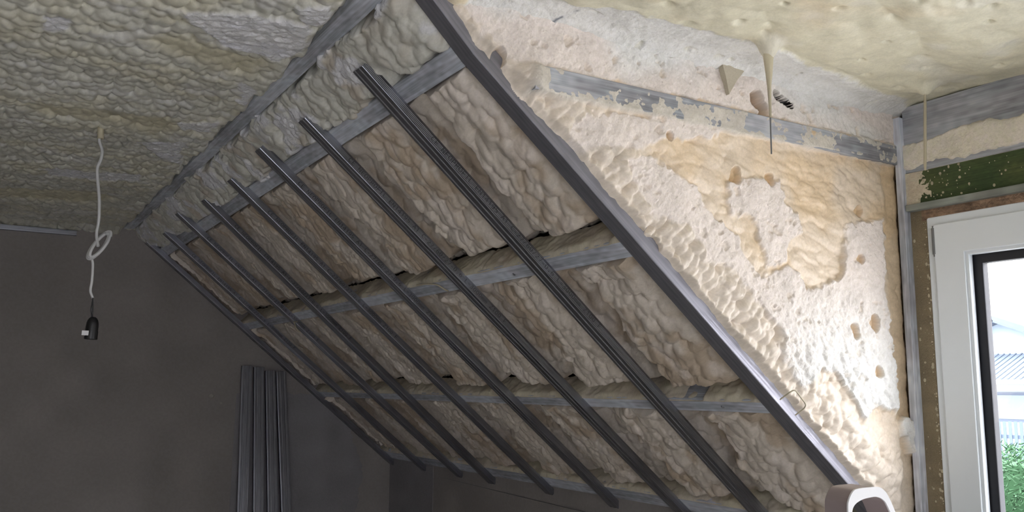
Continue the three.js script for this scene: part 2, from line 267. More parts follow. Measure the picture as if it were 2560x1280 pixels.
// ---------------------------------------------------------------- foam between the beams of the slope
const PROF = [[-2.298, -2.329], [-2.816, -2.83], [-3.313, -3.327], [-3.83, -3.854], [-4.362, -4.419], [-4.845, -4.854], [-5.361, -5.363], [-5.876, -5.879]];   // right edge of each profile at u = 0.9 and 1.7
const profZ = (i, u) => { const [a, b] = PROF[i]; return a + (b - a) * (u - 0.9) / 0.8; };
const BEAMS = [[0.206, 0.27], [0.908, 0.972], [1.596, 1.657], [2.235, 2.33]];
const E1 = new THREE.Vector3(CS, -SN, 0);
const slopeRoof = scene.getObjectByName('ceiling_slope');
const PS = new THREE.Vector3(DB * SN, DB * CS + EYE, 0);        // u = 0 on the beams' faces
function bayFoam(k, top, bottom) {
  return (u, z, o) => {
    // place between two profiles: t = 0 at the right edge of one, 1 at the left edge of the next towards us
    let t = 0.6; const zz = z;
    if (z > profZ(0, u)) t = (z - profZ(0, u)) / 0.45;
    else for (let i = 1; i < 8; i++) { const a = profZ(i, u), b = profZ(i - 1, u); if (z >= a && z < b) { t = (z - a) / (b - a); break; } }
    const near = sm(-4.2, -2.2, z), wav = fbm(u * 6, z * 6, 300 + k, 3), w2 = fbm(u * 17, z * 17, 305 + k, 2);
    const lo = bottom - u, hi = u - top;
    const ramp = sm(0.02 + 0.14 * wav, 0.20 + 0.18 * wav, t - 0.05 * w2) * (1 - 0.62 * sm(0.5, 1.0, t + 0.1 * wav)) * sm(1.04, 0.94, t);
    let base = mix(-0.105, -0.022, ramp);
    base = mix(base, mix(-0.05, -0.006, sm(0.08, 0.40, t + 0.12 * w2) * sm(1.04, 0.7, t)), sm(0.11, 0.0, hi) * (0.75 + 0.5 * wav));        // hangs on to the beam above
    base -= 0.12 * sm(0.08 + 0.045 * wav, 0.025, lo);                                                               // hollow above the beam below
    const ux = u + 0.006 * vn(u * 14, z * 14, 310), zx = z + 0.006 * vn(u * 14, z * 14, 311) + 0.25 * u;
    const L1 = lump(ux * 8, zx * 10, 312 + k, 0.6), L2 = lump(ux * 18, zx * 21, 313 + k, 0.55), L3 = lump(ux * 40 + w2, zx * 46, 314, 0.5), fib = fbm(ux * 12, zx * 60, 315, 3);
    const amp = 0.85 + 0.15 * ramp;
    let h = base + 0.012 * wav + amp * (mix(0.012, 0.013, near) * L1 + mix(0.020, 0.030, near) * L2 + mix(0.013, 0.009, near) * L3) - 0.024 - 0.04 * sm(-1.98, -1.92, z);
    if (lo < 0.0 || hi < 0) h -= 0.05;
    o.h = h; const d = (L1 - 0.45) * amp; o.da = 0.010 * d + 0.010 * (L2 - 0.5) * amp; o.db = 0.006 * d;
    const br = sm(-0.05, 0.4, fbm(u * 4 + 4, z * 9, 320, 3) + 0.3 * fbm(u * 30, z * 30, 321, 2)) * 0.9;
    paint(o, SKIN.bay, SKIN.bay2, br);
    const pale = 0.55 * sm(0.05, 0.5, fbm(u * 11, z * 13, 323, 3)); o.r = mix(o.r, CUT.warm[0], pale); o.g = mix(o.g, CUT.warm[1], pale); o.b = mix(o.b, CUT.warm[2], pale);
    o.cut = sm(0.3, 0.5, fbm(u * 9, z * 9, 325, 2)) * 0.9 > 0.6 && k > 1 ? 1 : 0;
  };
}
const zA = ZG, zB = -1.895;
// A x B must point into the room: B x A = -outward, so z first, then u
const swap = (f) => (a, b, o) => { f(b, a, o); const d = o.da; o.da = o.db; o.db = d; };
foam('spray_foam', slopeRoof, PS, Z1, E1.clone().negate(), zA, zB, -0.93, -0.25, 0.0058, 0.0055, swap((u, z, o) => { bayFoam(1, 0.268, 0.91)(-u, z, o); o.da = -o.da; }));
foam('spray_foam', slopeRoof, PS, Z1, E1.clone().negate(), zA, zB, -1.62, -0.95, 0.0058, 0.0055, swap((u, z, o) => { bayFoam(2, 0.97, 1.6)(-u, z, o); o.da = -o.da; }));
foam('spray_foam', slopeRoof, PS, Z1, E1.clone().negate(), zA, zB, -2.29, -1.635, 0.0058, 0.0055, swap((u, z, o) => { bayFoam(3, 1.655, 2.27)(-u, z, o); o.da = -o.da; }));
// strip between the ceiling beam and the top beam of the slope
const NOTCH = PROF.map((_, i) => [0.13 + 0.02 * hash(i, 3, 9), profZ(i, 0.15)]);
foam('spray_foam', slopeRoof, PS, Z1, E1.clone().negate(), zA, -1.852, -0.245, 0.03, 0.0055, 0.005, swap((v, z, o) => {
  const u = -v, rag = 0.028 * fbm(z * 11, u * 9, 340, 3) + 0.014 * fbm(z * 45, u * 40, 341, 2), wav = fbm(u * 7, z * 7, 342, 3);
  const L1 = lump(u * 17 + 0.3 * wav, z * 16 + 2 * u, 343, 0.6), L2 = lump(u * 38 + wav, z * 34, 344, 0.5), rough = fbm(u * 70, z * 70, 345, 3);
  const cut = sm(0.0, 0.3, fbm(u * 10 + 3, z * 9, 346, 3) - 0.02);
  let h = mix(-0.012 + 0.02 * wav + 0.03 * L1 + 0.012 * L2, 0.008 + 0.012 * wav + 0.005 * rough + 0.012 * L2 + 0.008 * L1, cut);
  h = mix(h - 0.05, h, sm(-0.004, 0.022, u - 0.004 + rag)); h = mix(h - 0.055, h, sm(-0.006, 0.018, 0.208 + rag - u));
  for (const [pu, pz] of NOTCH) { const e = ((z - pz - 0.045) / 0.045) ** 2 + ((u - 0.195) / 0.045) ** 2; h -= 0.09 * Math.exp(-e * 1.2) * (hash(pz * 97 | 0, 1, 5) > 0.25 ? 1 : 0.3); }
  h -= 0.06 * sm(-1.95, -1.86, z);
  o.h = h; o.da = o.db = 0;
  paint(o, SKIN.ceil, SKIN.bay2, 0.6 * sm(0.1, 0.6, fbm(u * 8, z * 8, 347, 3))); const c = 0.1 + 0.85 * cut; o.r = mix(o.r, CUT.white[0], c); o.g = mix(o.g, CUT.white[1], c); o.b = mix(o.b, CUT.white[2], c); o.cut = cut;
}));
// foam stuck along the upper side of the lower beams
for (const [k, ub] of [[1, 0.908], [2, 1.596], [3, 2.235]]) {
  foam('foam_bead', slopeRoof, PS, Z1, new THREE.Vector3(SN, CS, 0), zA, zB, -0.004, 0.1, 0.008, 0.006, (z, n, o) => {
    const gap = vn(z * 5, k * 7, 360) + 0.35 * vn(z * 23, k, 361), q = fbm(z * 9, n * 14, 362 + k, 3);
    o.h = -ub + 0; // along +u from u = 0; turned below
    const thick = (0.012 + 0.010 * q + 0.004 * fbm(z * 50, n * 50, 363, 2)) * sm(-1.2, -0.95, gap) * sm(-0.006, 0.012, n + 0.004 * vn(z * 40, 3, 364)) - 0.004;
    o.h = -(ub - thick) * 1;
    paint(o, SKIN.bay, SKIN.ceil2, 0.5 + 0.5 * q);
  });
}

// ---------------------------------------------------------------- foam on the dormer's side wall
const cutTop = [1.29, 0.664, 1.33, 0.714, 1.50, 0.739, 1.81, 0.742, 1.78, 0.706, 1.58, 0.675, 1.50, 0.642, 1.37, 0.615, 1.30, 0.605];
const cutA = [1.46, 0.603, 1.52, 0.625, 1.63, 0.619, 1.72, 0.567, 1.76, 0.507, 1.85, 0.445, 1.89, 0.389, 1.96, 0.328, 2.02, 0.349, 2.07, 0.358, 2.11, 0.339, 2.15, 0.296, 2.21, 0.305, 2.25, 0.331, 2.33, 0.348, 2.34, 0.5, 2.42, 0.534, 2.54, 0.554, 2.55, 0.425, 2.54, 0.338, 2.54, 0.241, 2.55, 0.095, 2.55, 0.013, 2.56, -0.082, 2.42, -0.062, 2.38, -0.104, 2.31, 0, 2.19, 0.059, 2.13, -0.013, 2.07, 0.045, 2.05, 0.08, 2.01, 0.161, 1.92, 0.254, 1.85, 0.326, 1.76, 0.363, 1.68, 0.429, 1.62, 0.47, 1.56, 0.464, 1.50, 0.518];
const island = [1.83, 0.585, 1.88, 0.603, 1.95, 0.622, 1.99, 0.613, 2.05, 0.621, 2.08, 0.577, 2.07, 0.553, 2.14, 0.509, 2.16, 0.469, 2.09, 0.434, 2.07, 0.365, 1.99, 0.358, 1.96, 0.423, 1.95, 0.444, 1.94, 0.5, 1.85, 0.507];
const lowCut = [2.55, -0.094, 2.65, -0.096, 2.64, -0.217, 2.59, -0.215, 2.56, -0.139];
const PITS = [[2.36, 0.173, 0.022, 0.026], [2.46, 0.201, 0.02, 0.026], [2.46, 0.053, 0.018, 0.022], [2.42, 0.41, 0.012, 0.016], [1.87, 0.612, 0.018, 0.02], [2.01, 0.617, 0.016, 0.02], [2.44, 0.571, 0.016, 0.02], [1.962, 0.856, 0.024, 0.078], [1.985, 0.826, 0.022, 0.07], [2.050, 0.882, 0.015, 0.11], [2.066, 0.875, 0.012, 0.11], [2.082, 0.870, 0.010, 0.11], [2.097, 0.866, 0.009, 0.1], [2.112, 0.861, 0.007, 0.09], [1.075, 0.825, 0.018, 0.045], [1.61, 0.69, 0.012, 0.018], [1.575, 0.385, 0.026, 0.07], [1.535, 0.42, 0.016, 0.05], [2.37, 0.80, 0.012, 0.02], [2.2, 0.79, 0.01, 0.02]];
const ZC = -1.81;
function cheekFoam(x, y, o) {
  const n = x * SN + y * CS, u = x * CS - y * SN, d = n - DB - 0.03;        // distance from the sloping beam
  o.skip = d < -0.018 || y > 1.02 || y < -0.85;
  if (o.skip) return;
  const w = 0.022 * fbm(x * 12, y * 12, 400, 3), w2 = 0.012 * fbm(x * 50, y * 50, 401, 2), xx = x + w, yy = y + w;
  let dc = Math.max(polyDist(cutA, xx, yy), polyDist(island, xx, yy), polyDist(cutTop, xx, yy), polyDist(lowCut, xx, yy));
  const above = Math.min(y - 0.812 + w * 0.3, d - 0.02 - 1.2 * w); dc = Math.max(dc, above);
  let cut = sm(-0.004, 0.008, dc + w2 * 0.8);
  const big = fbm(x * 3, y * 3, 402, 3), rough = fbm(x * 85, y * 85, 403, 3), mid = fbm(x * 22, y * 22, 404, 3);
  // rows of small rolls along the sloping beam
  const edge = sm(0.30, 0.07, d + 0.05 * big), low = sm(0.12, -0.25, y);
  const f1 = lump((u + 0.008 * mid) * 38, (n + 0.010 * mid) * 26, 405, 0.55), f2 = lump(u * 18 + mid * 0.3, n * 12 + 0.5 * mid, 406, 0.6), f3 = lump(u * 70, n * 55, 407, 0.4), f4 = lump(u * 62 + 0.3 * mid, n * 46, 418, 0.5);
  // long soft waves of the uncut skin further up
  const wy = y + 0.18 * x + 0.02 * fbm(x * 6, y * 6, 408, 2), wv = lump(x * 6.5 + 0.4 * big, wy * 18, 409, 0.7), wv2 = fbm(x * 20, wy * 44, 410, 3), wv3 = lump(x * 18, wy * 28, 411, 0.55);
  let skin = mix(-0.034 + 0.018 * wv + 0.010 * wv3 + 0.005 * wv2 + 0.012 * big, mix(-0.036 + 0.024 * f1 + 0.018 * f2 + 0.003 * f3, -0.022 + 0.012 * f4 + 0.010 * f1 + 0.008 * f2, low * (1 - 0.7 * edge)) + 0.010 * big, Math.max(edge, low));
  skin -= 0.02 * sm(0.10, 0.02, d);
  const pits = sm(0.38, 0.62, fbm(x * 30, y * 30, 412, 3)) * (y > 0.8 ? 0.9 : 0.55);
  const crest = 0.014 * lump((0.86 * x + 0.5 * y) * 46 + 0.5 * mid, (0.5 * x - 0.86 * y) * 20, 413, 0.7) * sm(0.38, 0.05, y);
  let flat = 0.0 + 0.007 * big + 0.003 * rough + 0.004 * mid - 0.010 * pits + crest;
  if (d < 0.12) flat -= 0.02 * sm(0.12, 0.02, d);
  let h = mix(skin, flat, cut), deep = 0;
  for (const [px, py, r, q] of PITS) { const e = ((x + 0.3 * w - px) ** 2 + ((y + 0.5 * w - py) * 0.9) ** 2) / (r * r) + 0.9 * mid; if (e < 3) { const k = sm(1.5, 0.5, e); h -= q * k; deep = Math.max(deep, k); if (q > 0.085 && k > 0.75) o.skip = true; } }
  // smooth strip beside the corner post
  const post = sm(2.545, 2.575, x + w * 0.7) * (1 - sm(-0.004, 0.008, polyDist(lowCut, xx, yy))) * sm(0.79, 0.74, y);
  h = mix(h, -0.022 + 0.006 * wv3 + 0.005 * fbm(x * 9, y * 30, 414, 3) - 0.012 * sm(2.63, 2.65, x), post); cut *= 1 - post;
  // thin smeared film over the horizontal beam, bare where the film breaks up
  const by = y - 0.7765 - 0.004 * Math.sin(x * 3), inBeam = sm(0.042, 0.030, Math.abs(by) + 0.006 * mid) * sm(1.135, 1.175, x + 0.5 * w);
  if (inBeam > 0) {
    const lower = sm(0.01, -0.02, by), film = fbm(x * 17 + 2, y * 22, 415, 4) + 0.35 * fbm(x * 60, y * 60, 417, 3) + 0.30 * sm(-0.015, -0.028, by) + 0.25 * sm(0.3, 0.6, Math.sin(x * 5.2)) * lower - 0.1 - 0.35 * sm(1.35, 1.15, x) * sm(-0.02, 0, by) - 0.2 * sm(2.45, 2.6, x);
    const fh = 0.0078 + 0.004 * film + 0.0012 * rough;
    h = mix(h, fh, inBeam); cut = mix(cut, 1, inBeam);
  }
  h = Math.min(h, mix(mix(-0.047, -0.035 + 0.003 * mid, sm(0.62, 0.70, y + 0.3 * w) * sm(-0.014, -0.002, d + 0.012 * mid)), 0.03, sm(-0.006, 0.04, d + 0.008 * mid)));
  h += (0.026 + 0.006 * mid) * Math.exp(-(((x - 1.155) / 0.035) ** 2) - (((y - 0.778 + 0.3 * w) / 0.045) ** 2));
  o.h = h; const droop = (1 - cut) * Math.max(edge, low) * (f1 - 0.5); o.db = -0.010 * droop; o.da = 0.006 * droop;
  paint(o, SKIN.cheek, SKIN.cheek2, Math.min(1, 0.75 * sm(0.0, 0.55, fbm(x * 5, y * 5, 416, 3)) * (1 - edge) + 0.6 * post));
  const pk = 0.75 * edge; o.r = mix(o.r, SKIN.bay[0] * 1.05, pk); o.g = mix(o.g, SKIN.bay[1] * 1.05, pk); o.b = mix(o.b, SKIN.bay[2] * 1.05, pk);
  const cool = Math.max(sm(0.4, 0.0, y) * sm(1.9, 2.2, x), sm(-0.2, 0.4, fbm(x * 4, y * 4, 419, 2) + 3 * (y - 0.9))), c = cut * (1 - 0.45 * pits), W = CUT.warm, Q = CUT.cool;
  o.r = mix(o.r, mix(W[0], Q[0], cool), c); o.g = mix(o.g, mix(W[1], Q[1], cool), c); o.b = mix(o.b, mix(W[2], Q[2], cool), c);
  if (inBeam > 0) { const m = 0.75 * inBeam, s = 0.5 + 0.5 * fbm(x * 30, y * 30, 421, 3), F = FILM; o.r = mix(o.r, F[0] * (0.85 + 0.3 * s), m); o.g = mix(o.g, F[1] * (0.85 + 0.3 * s), m); o.b = mix(o.b, F[2] * (0.85 + 0.3 * s), m); }
  if (deep > 0) { const k = deep * 0.8, or = y > 0.8 && x > 1.9 && x < 2.2 ? 1 : 0.3; o.r = mix(o.r, mix(SKIN.cheek2[0], 0.62, or), k); o.g = mix(o.g, mix(SKIN.cheek2[1], 0.37, or), k); o.b = mix(o.b, mix(SKIN.cheek2[2], 0.12, or), k); cut *= 1 - deep; }
  o.cut = cut;
}
foam('spray_foam', cheek, V(0, 0, ZC), X1, Y1, 0.78, 2.66, -0.85, 1.03, 0.0034, 0.0034, cheekFoam);

// ---------------------------------------------------------------- beams
const BEAM_GROUP = 'grey painted beams across the roof slope';
function slopeBeam(u0, u1, z0, z1, n0, depth, label, mat = M.beamPale) {
  const b = onSlope(mesh('roof_beam', bar(-(u1 - u0) / 2, (u1 - u0) / 2, -depth / 2, depth / 2, -(z1 - z0) / 2, (z1 - z0) / 2, 0.004), mat), (u0 + u1) / 2, n0 + depth / 2, (z0 + z1) / 2);
  return tag(b, label, 'beam', BEAM_GROUP);
}
const zE = -1.912;
tag(mesh('ceiling_beam', up(bar(0.766, 0.826, 0.966, 1.03, ZG, 1.9, 0.004)), M.beamPale), 'weathered grey beam with ragged foam edges between the flat ceiling and the slope', 'beam');
slopeBeam(...BEAMS[0], ZG, zE, DB, 0.07, 'uppermost grey beam across the slope, under the upper ends of the metal profiles');
const mid = slopeBeam(...BEAMS[1], ZG, zE, DB, 0.08, 'second grey beam down the slope, halfway between ceiling and low wall, rising to the right');
slopeBeam(...BEAMS[2], ZG, zE, DB, 0.08, 'third grey beam down the slope, nearly level in the picture, topped with foam');
slopeBeam(...BEAMS[3], ZG, zE, DB, 0.09, 'lowest grey beam along the top of the low wall, under the profile ends');
for (const [u, z] of [[0.95, -2.53], [0.94, -4.1], [1.63, -2.1]]) { const s = new THREE.SphereGeometry(0.006, 12, 8); s.scale(1, 0.4, 1); const q = z + (3.931); mesh('screw_head', s.translate(u - (u > 1.2 ? 1.6265 : 0.94), u > 1.2 ? -0.04 : -0.04, q), M.zinc, u > 1.2 ? scene.getObjectByName('roof_beam_002') : mid); }
{ // sloping beam along the edge of the dormer's side wall; the part above the top beam leans a little towards us
  const t = group('edge_beam'); tag(t, 'long dark steel beam running down the slope along the edge of the foam side wall', 'beam');
  onSlope(t, 0.25, DB - 0.004, -1.882);
  mesh('beam_shaft', bar(0, 2.2, 0, 0.06, -0.032, 0.032, 0.003, 'x'), M.beamShiny, t);
  const up2 = mesh('upper_shaft', bar(-0.34, 0.012, 0.0005, 0.06, -0.032, 0.032, 0.003, 'x'), M.beamShiny, t); up2.rotation.y = 0.13; 
}
{ // horizontal beam across the side wall
  const g = up(bar(1.165, 2.635, 0.7435, 0.809, -1.87, ZC + 0.008, 0.003, 'x'));
  tag(mesh('side_wall_beam', g, M.beam), 'grey steel beam across the foam side wall, smeared with patches of foam', 'beam');
}

// ---------------------------------------------------------------- furring profiles
const PW = 0.066, PD = 0.029;
function profileShape() {
  const p = [], t = 0.0011; // outer line, from lip to lip
  const flange = (x, dir) => { const q = []; for (const f of [0.2, 0.36, 0.52, 0.68]) q.push([x, PD * f - 0.0014], [x + dir * 0.0008, PD * f - 0.0005], [x + dir * 0.0008, PD * f + 0.0005], [x, PD * f + 0.0014]); return q; };
  p.push([-PW + 0.009, PD], [-PW, PD], ...flange(-PW, 1).reverse(), [-PW, 0.0018], [-PW + 0.0005, 0.0005], [-PW + 0.0018, 0]);
  for (const f of [0.28, 0.72]) { const x = -PW * (1 - f); p.push([x - 0.006, 0], [x - 0.003, 0.0022], [x + 0.003, 0.0022], [x + 0.006, 0]); }
  p.push([-0.0018, 0], [-0.0005, 0.0005], [0, 0.0018], ...flange(0, -1), [0, PD], [-0.009, PD]);
  const inner = p.map((_, i) => { const a = p[Math.max(0, i - 1)], b = p[Math.min(p.length - 1, i + 1)], dx = b[0] - a[0], dy = b[1] - a[1], l = Math.hypot(dx, dy); return [p[i][0] - dy / l * t, p[i][1] + dx / l * t]; });
  const s = new THREE.Shape(); s.setFromPoints([...p, ...inner.reverse()].map(([x, y]) => new THREE.Vector2(x, y))); return s;
}
const PSHAPE = profileShape();
function profileGeometry(len) { // x along the length from its upper end, y outward from the face, z from the right edge
  const g = new THREE.ExtrudeGeometry(PSHAPE, { depth: len, bevelEnabled: false });
  g.applyMatrix4(new THREE.Matrix4().makeBasis(new THREE.Vector3(0, 0, 1), new THREE.Vector3(0, 1, 0), new THREE.Vector3(-1, 0, 0))); g.translate(len, 0, 0); return g;
}
const print = (() => {
  const c = document.createElement('canvas'); c.width = 2048; c.height = 64; const x = c.getContext('2d'); x.clearRect(0, 0, 2048, 64);
  x.fillStyle = 'rgba(24,24,34,0.72)'; x.font = '46px monospace'; x.textBaseline = 'middle';
  const s = 'CE NEOPROFIL EN14195 A1 C-27/60/27-0.6 L=3000mm Z100 F', w = x.measureText(s).width; x.save(); x.scale(2030 / w, 1); x.fillText(s, 4, 32); x.restore();
  const t = new THREE.CanvasTexture(c); t.colorSpace = THREE.SRGBColorSpace; t.magFilter = THREE.LinearFilter; return STD({ map: t, transparent: true, roughness: 0.6, polygonOffset: true, polygonOffsetFactor: -2 });
})();
const PLABEL = ['nearest metal profile down the slope, widest in view and printed along its right side', 'second nearest metal profile down the slope, printed along its right side', 'third nearest of the sloping metal profiles', 'fourth nearest of the sloping metal profiles', 'fifth nearest of the sloping metal profiles, hung slightly askew', 'sixth nearest sloping metal profile, with a foam thread on it near the second beam', 'seventh nearest sloping metal profile, second from the plaster end wall', 'farthest metal profile, running down the slope tight against the plaster end wall'];
const PTOP = [0.105, 0.12, 0.105, 0.13, 0.13, 0.10, 0.14, 0.12], PBOT = [2.37, 2.365, 2.369, 2.361, 2.369, 2.36, 2.362, 2.375];
PROF.forEach((_, i) => {
  const u0 = PTOP[i], u1 = PBOT[i], len = u1 - u0, t = group('metal_profile'); onSlope(t, u0, D, profZ(i, u0));
  tag(t, PLABEL[i], 'metal profile', 'metal furring profiles running down the slope');
  t.rotation.set(0, 0, -TH); t.rotateY(-Math.atan((profZ(i, u1) - profZ(i, u0)) / len)); if (i === 4) t.rotateX(-0.06);
  mesh('channel', profileGeometry(len), M.zinc, t);
  if (i < 7) { const L = 0.84, g = new THREE.PlaneGeometry(L, PD * 0.98); g.translate(0.335 - u0 - 0.02 * (i % 3) + L / 2, PD * 0.5, 0.0005); if (i === 0) g.translate(0.05, 0, 0); mesh('printed_text', g, print, t); }
});
// four spare profiles leaning on the end wall
[[1.562, 0.121, 1.552], [1.641, 0.114, 1.67], [1.717, 0.092, 1.777], [1.789, 0.088, 1.878]].forEach(([xt, yt, xb], i) => {
  const top = V(xt, yt, ZG + 0.034), bot = new THREE.Vector3(xb, 0.002, ZG + 0.17), dir = bot.clone().sub(top), len = dir.length(); dir.normalize();
  const t = group('leaning_profile'); t.position.copy(top);
  const side = new THREE.Vector3(1, 0, 0).addScaledVector(dir, -dir.x).normalize(), back = new THREE.Vector3().crossVectors(side, dir); // x = dir, y = away from the room, z = side
  t.quaternion.setFromRotationMatrix(new THREE.Matrix4().makeBasis(dir, new THREE.Vector3().crossVectors(side, dir), side));
  const g = profileGeometry(len); g.translate(0, -PD, PW / 2); mesh('channel', g, M.zinc, t);
  tag(t, ['leftmost of the four spare metal profiles leaning on the end wall', 'second from the left of the spare metal profiles leaning on the end wall', 'third from the left of the spare metal profiles leaning on the end wall', 'rightmost of the spare metal profiles leaning on the end wall'][i], 'metal profile', 'spare metal profiles leaning on the end wall');
});
tag(mesh('edge_channel', up(bar(-2.6, 0.5, 0.895, 0.925, ZG, ZG + 0.03, 0.002, 'x')), M.zinc), 'dark metal channel along the top of the plaster end wall under the ceiling foam', 'channel');

// ---------------------------------------------------------------- window wall
{
  const right = scene.getObjectByName('wall_right');
  tag(mesh('corner_post', up(bar(XW - 0.02, XW + 0.03, -1.5, 0.905, -1.812, -1.787, 0.002, 'y')), M.beamPale), 'thin grey steel post in the corner between foam side wall and window', 'post');
  tag(mesh('lintel_plate', up(bar(XW, XW + 0.05, 0.712, 0.94, -1.787, 1.9, 0.003, 'z')), M.beam), 'broad grey steel plate above the green board, with a band of foam along its middle', 'beam');
  foam('spray_foam', right, V(XW, 0, 0), Z1, Y1, -1.79, 0.2, 0.69, 0.905, 0.004, 0.0035, (z, y, o) => {
    const w = 0.007 * fbm(z * 12, y * 12, 500, 3) + 0.006 * fbm(z * 45, y * 45, 501, 2), yy = y - 0.0 + w;
    const d = Math.min(yy - 0.728 - 0.03 * sm(-1.62, -1.75, z) * vn(z * 9, 1, 502), 0.812 - yy + 0.012 * sm(0.2, 0.7, vn(z * 7, 3, 503)) + 0.03 * sm(0.4, 0.7, vn(z * 4.3 + 1, 5, 504)));
    const L = lump(z * 16, y * 20, 505, 0.5), r = fbm(z * 70, y * 70, 506, 3);
    o.h = mix(-0.004, 0.003 + 0.008 * L + 0.003 * fbm(z * 10, y * 20, 507, 2) + 0.0015 * r, sm(-0.004, 0.006, d));
    paint(o, SKIN.dorm, CUT.warm, 0.5 + 0.5 * r); o.cut = 1;
  });
  const gb = mesh('lintel_board', up(bar(XW + 0.002, XW + 0.06, 0.600, 0.711, -1.787, 1.9, 0.002, 'z')), M.mould); tag(gb, 'green mouldy board above the window, spattered with foam crumbs', 'board');
  foam('foam_smear', gb, V(XW, 0, 0), Z1, Y1, -1.79, -1.70, 0.602, 0.71, 0.003, 0.003, (z, y, o) => { const q = fbm(z * 30, y * 40, 510, 4); o.h = -0.002 + 0.006 * sm(-1.742 , -1.762, z + 0.018 * q) + 0.002 * q; paint(o, SKIN.dorm, SKIN.bay2, 0.5 + 0.5 * q); o.cut = 1; });
  { const cr = []; for (let k = 0; k < 90; k++) { const s = 0.0012 + 0.0035 * rnd() ** 3, g = new THREE.IcosahedronGeometry(s, 1); g.scale(0.6, 0.8 + rnd(), 1); g.translate(XW + 0.001, 0.605 + 0.103 * rnd(), -1.75 + 1.2 * rnd() * rnd()); cr.push(g); } const m = mesh('foam_crumbs', up(mergeGeometries(cr)), M.drip, gb); m.userData.kind = 'stuff'; }
  tag(mesh('drip_ledge', up(bar(XW - 0.018, XW + 0.05, 0.580, 0.601, -1.782, 1.9, 0.002, 'z')), M.sill), 'narrow pale grey ledge under the green board above the window', 'ledge');
  mesh('rough_joint', slab(XW + 0.010, XW + 0.16, 0.545, 0.582, -1.745, 1.9), M.rust, right);
  { const cr = []; for (let k = 0; k < 170; k++) { const s = 0.001 + 0.0042 * rnd() ** 3, g = new THREE.IcosahedronGeometry(s, 1); g.scale(0.5, 0.8 + 0.8 * rnd(), 0.7 + 0.5 * rnd()); g.translate(XW + 0.012, -0.63 + 1.2 * rnd(), rnd() < 0.75 ? -1.742 + 0.011 * rnd() : -1.785 + 0.05 * rnd()); cr.push(g); } const m = mesh('foam_crumbs', up(mergeGeometries(cr)), M.drip, right); m.userData.kind = 'stuff'; }
  // window: fixed frame, two casements
  const w = struct(group('window_1'));
  const ring = (z0, z1, y0, y1, wd, dep, r = 0.004) => { const s = roundedRect(z1 - z0, y1 - y0, r), h = new THREE.Path(); const a = (z1 - z0) / 2 - wd, b = (y1 - y0) / 2 - wd; h.moveTo(-a, -b); h.lineTo(-a, b); h.lineTo(a, b); h.lineTo(a, -b); h.closePath(); s.holes.push(h); const g = new THREE.ExtrudeGeometry(s, { depth: dep - 0.006, bevelEnabled: true, bevelSize: 0.003, bevelThickness: 0.003, bevelSegments: 2 }); g.rotateY(-Math.PI / 2); g.translate(0, (y0 + y1) / 2, (z0 + z1) / 2); return g; };
  const place = (g, x) => up(g.translate(x, 0, 0));
  const ya = -0.62, yb = 0.549, za = -1.725, zb = 1.27, zm = -0.73, zq = 0.27;
  mesh('window_frame', place(ring(za, zb, ya, yb, 0.05, 0.07), XW + 0.075), M.pvc, w);
  for (const q of [zm, zq]) mesh('mullion', up(bar(XW + 0.008, XW + 0.072, ya + 0.04, yb - 0.04, q - 0.02, q + 0.02, 0.003, 'y')), M.pvc, w);
  for (const [a, b] of [[za + 0.03, zm - 0.005], [zm + 0.005, zq - 0.005], [zq + 0.005, zb - 0.03]]) {
    const s = mesh('casement', place(ring(a, b, ya + 0.03, yb - 0.029, 0.093, 0.06, 0.006), XW + 0.05), M.pvc, w);
    mesh('glazing_bead', place(ring(a + 0.09, b - 0.09, ya + 0.12, yb - 0.119, 0.014, 0.022), XW + 0.018), M.pvc, s);
    mesh('gasket', place(ring(a + 0.101, b - 0.101, ya + 0.131, yb - 0.130, 0.030, 0.03, 0.002), XW + 0.052), M.gasket, s);
    mesh('pane', up(bar(XW + 0.030, XW + 0.036, ya + 0.135, yb - 0.134, a + 0.105, b - 0.105, 0.001, 'y')), M.glass, s);
  }
  const hg = new THREE.CylinderGeometry(0.006, 0.006, 0.085, 14); hg.translate(XW - 0.004, 0.47, za + 0.026); const pin = new THREE.CylinderGeometry(0.0035, 0.0035, 0.1, 10); pin.translate(XW - 0.004, 0.47, za + 0.026);
  mesh('hinge', up(mergeGeometries([hg, pin])), M.steel, w);
}

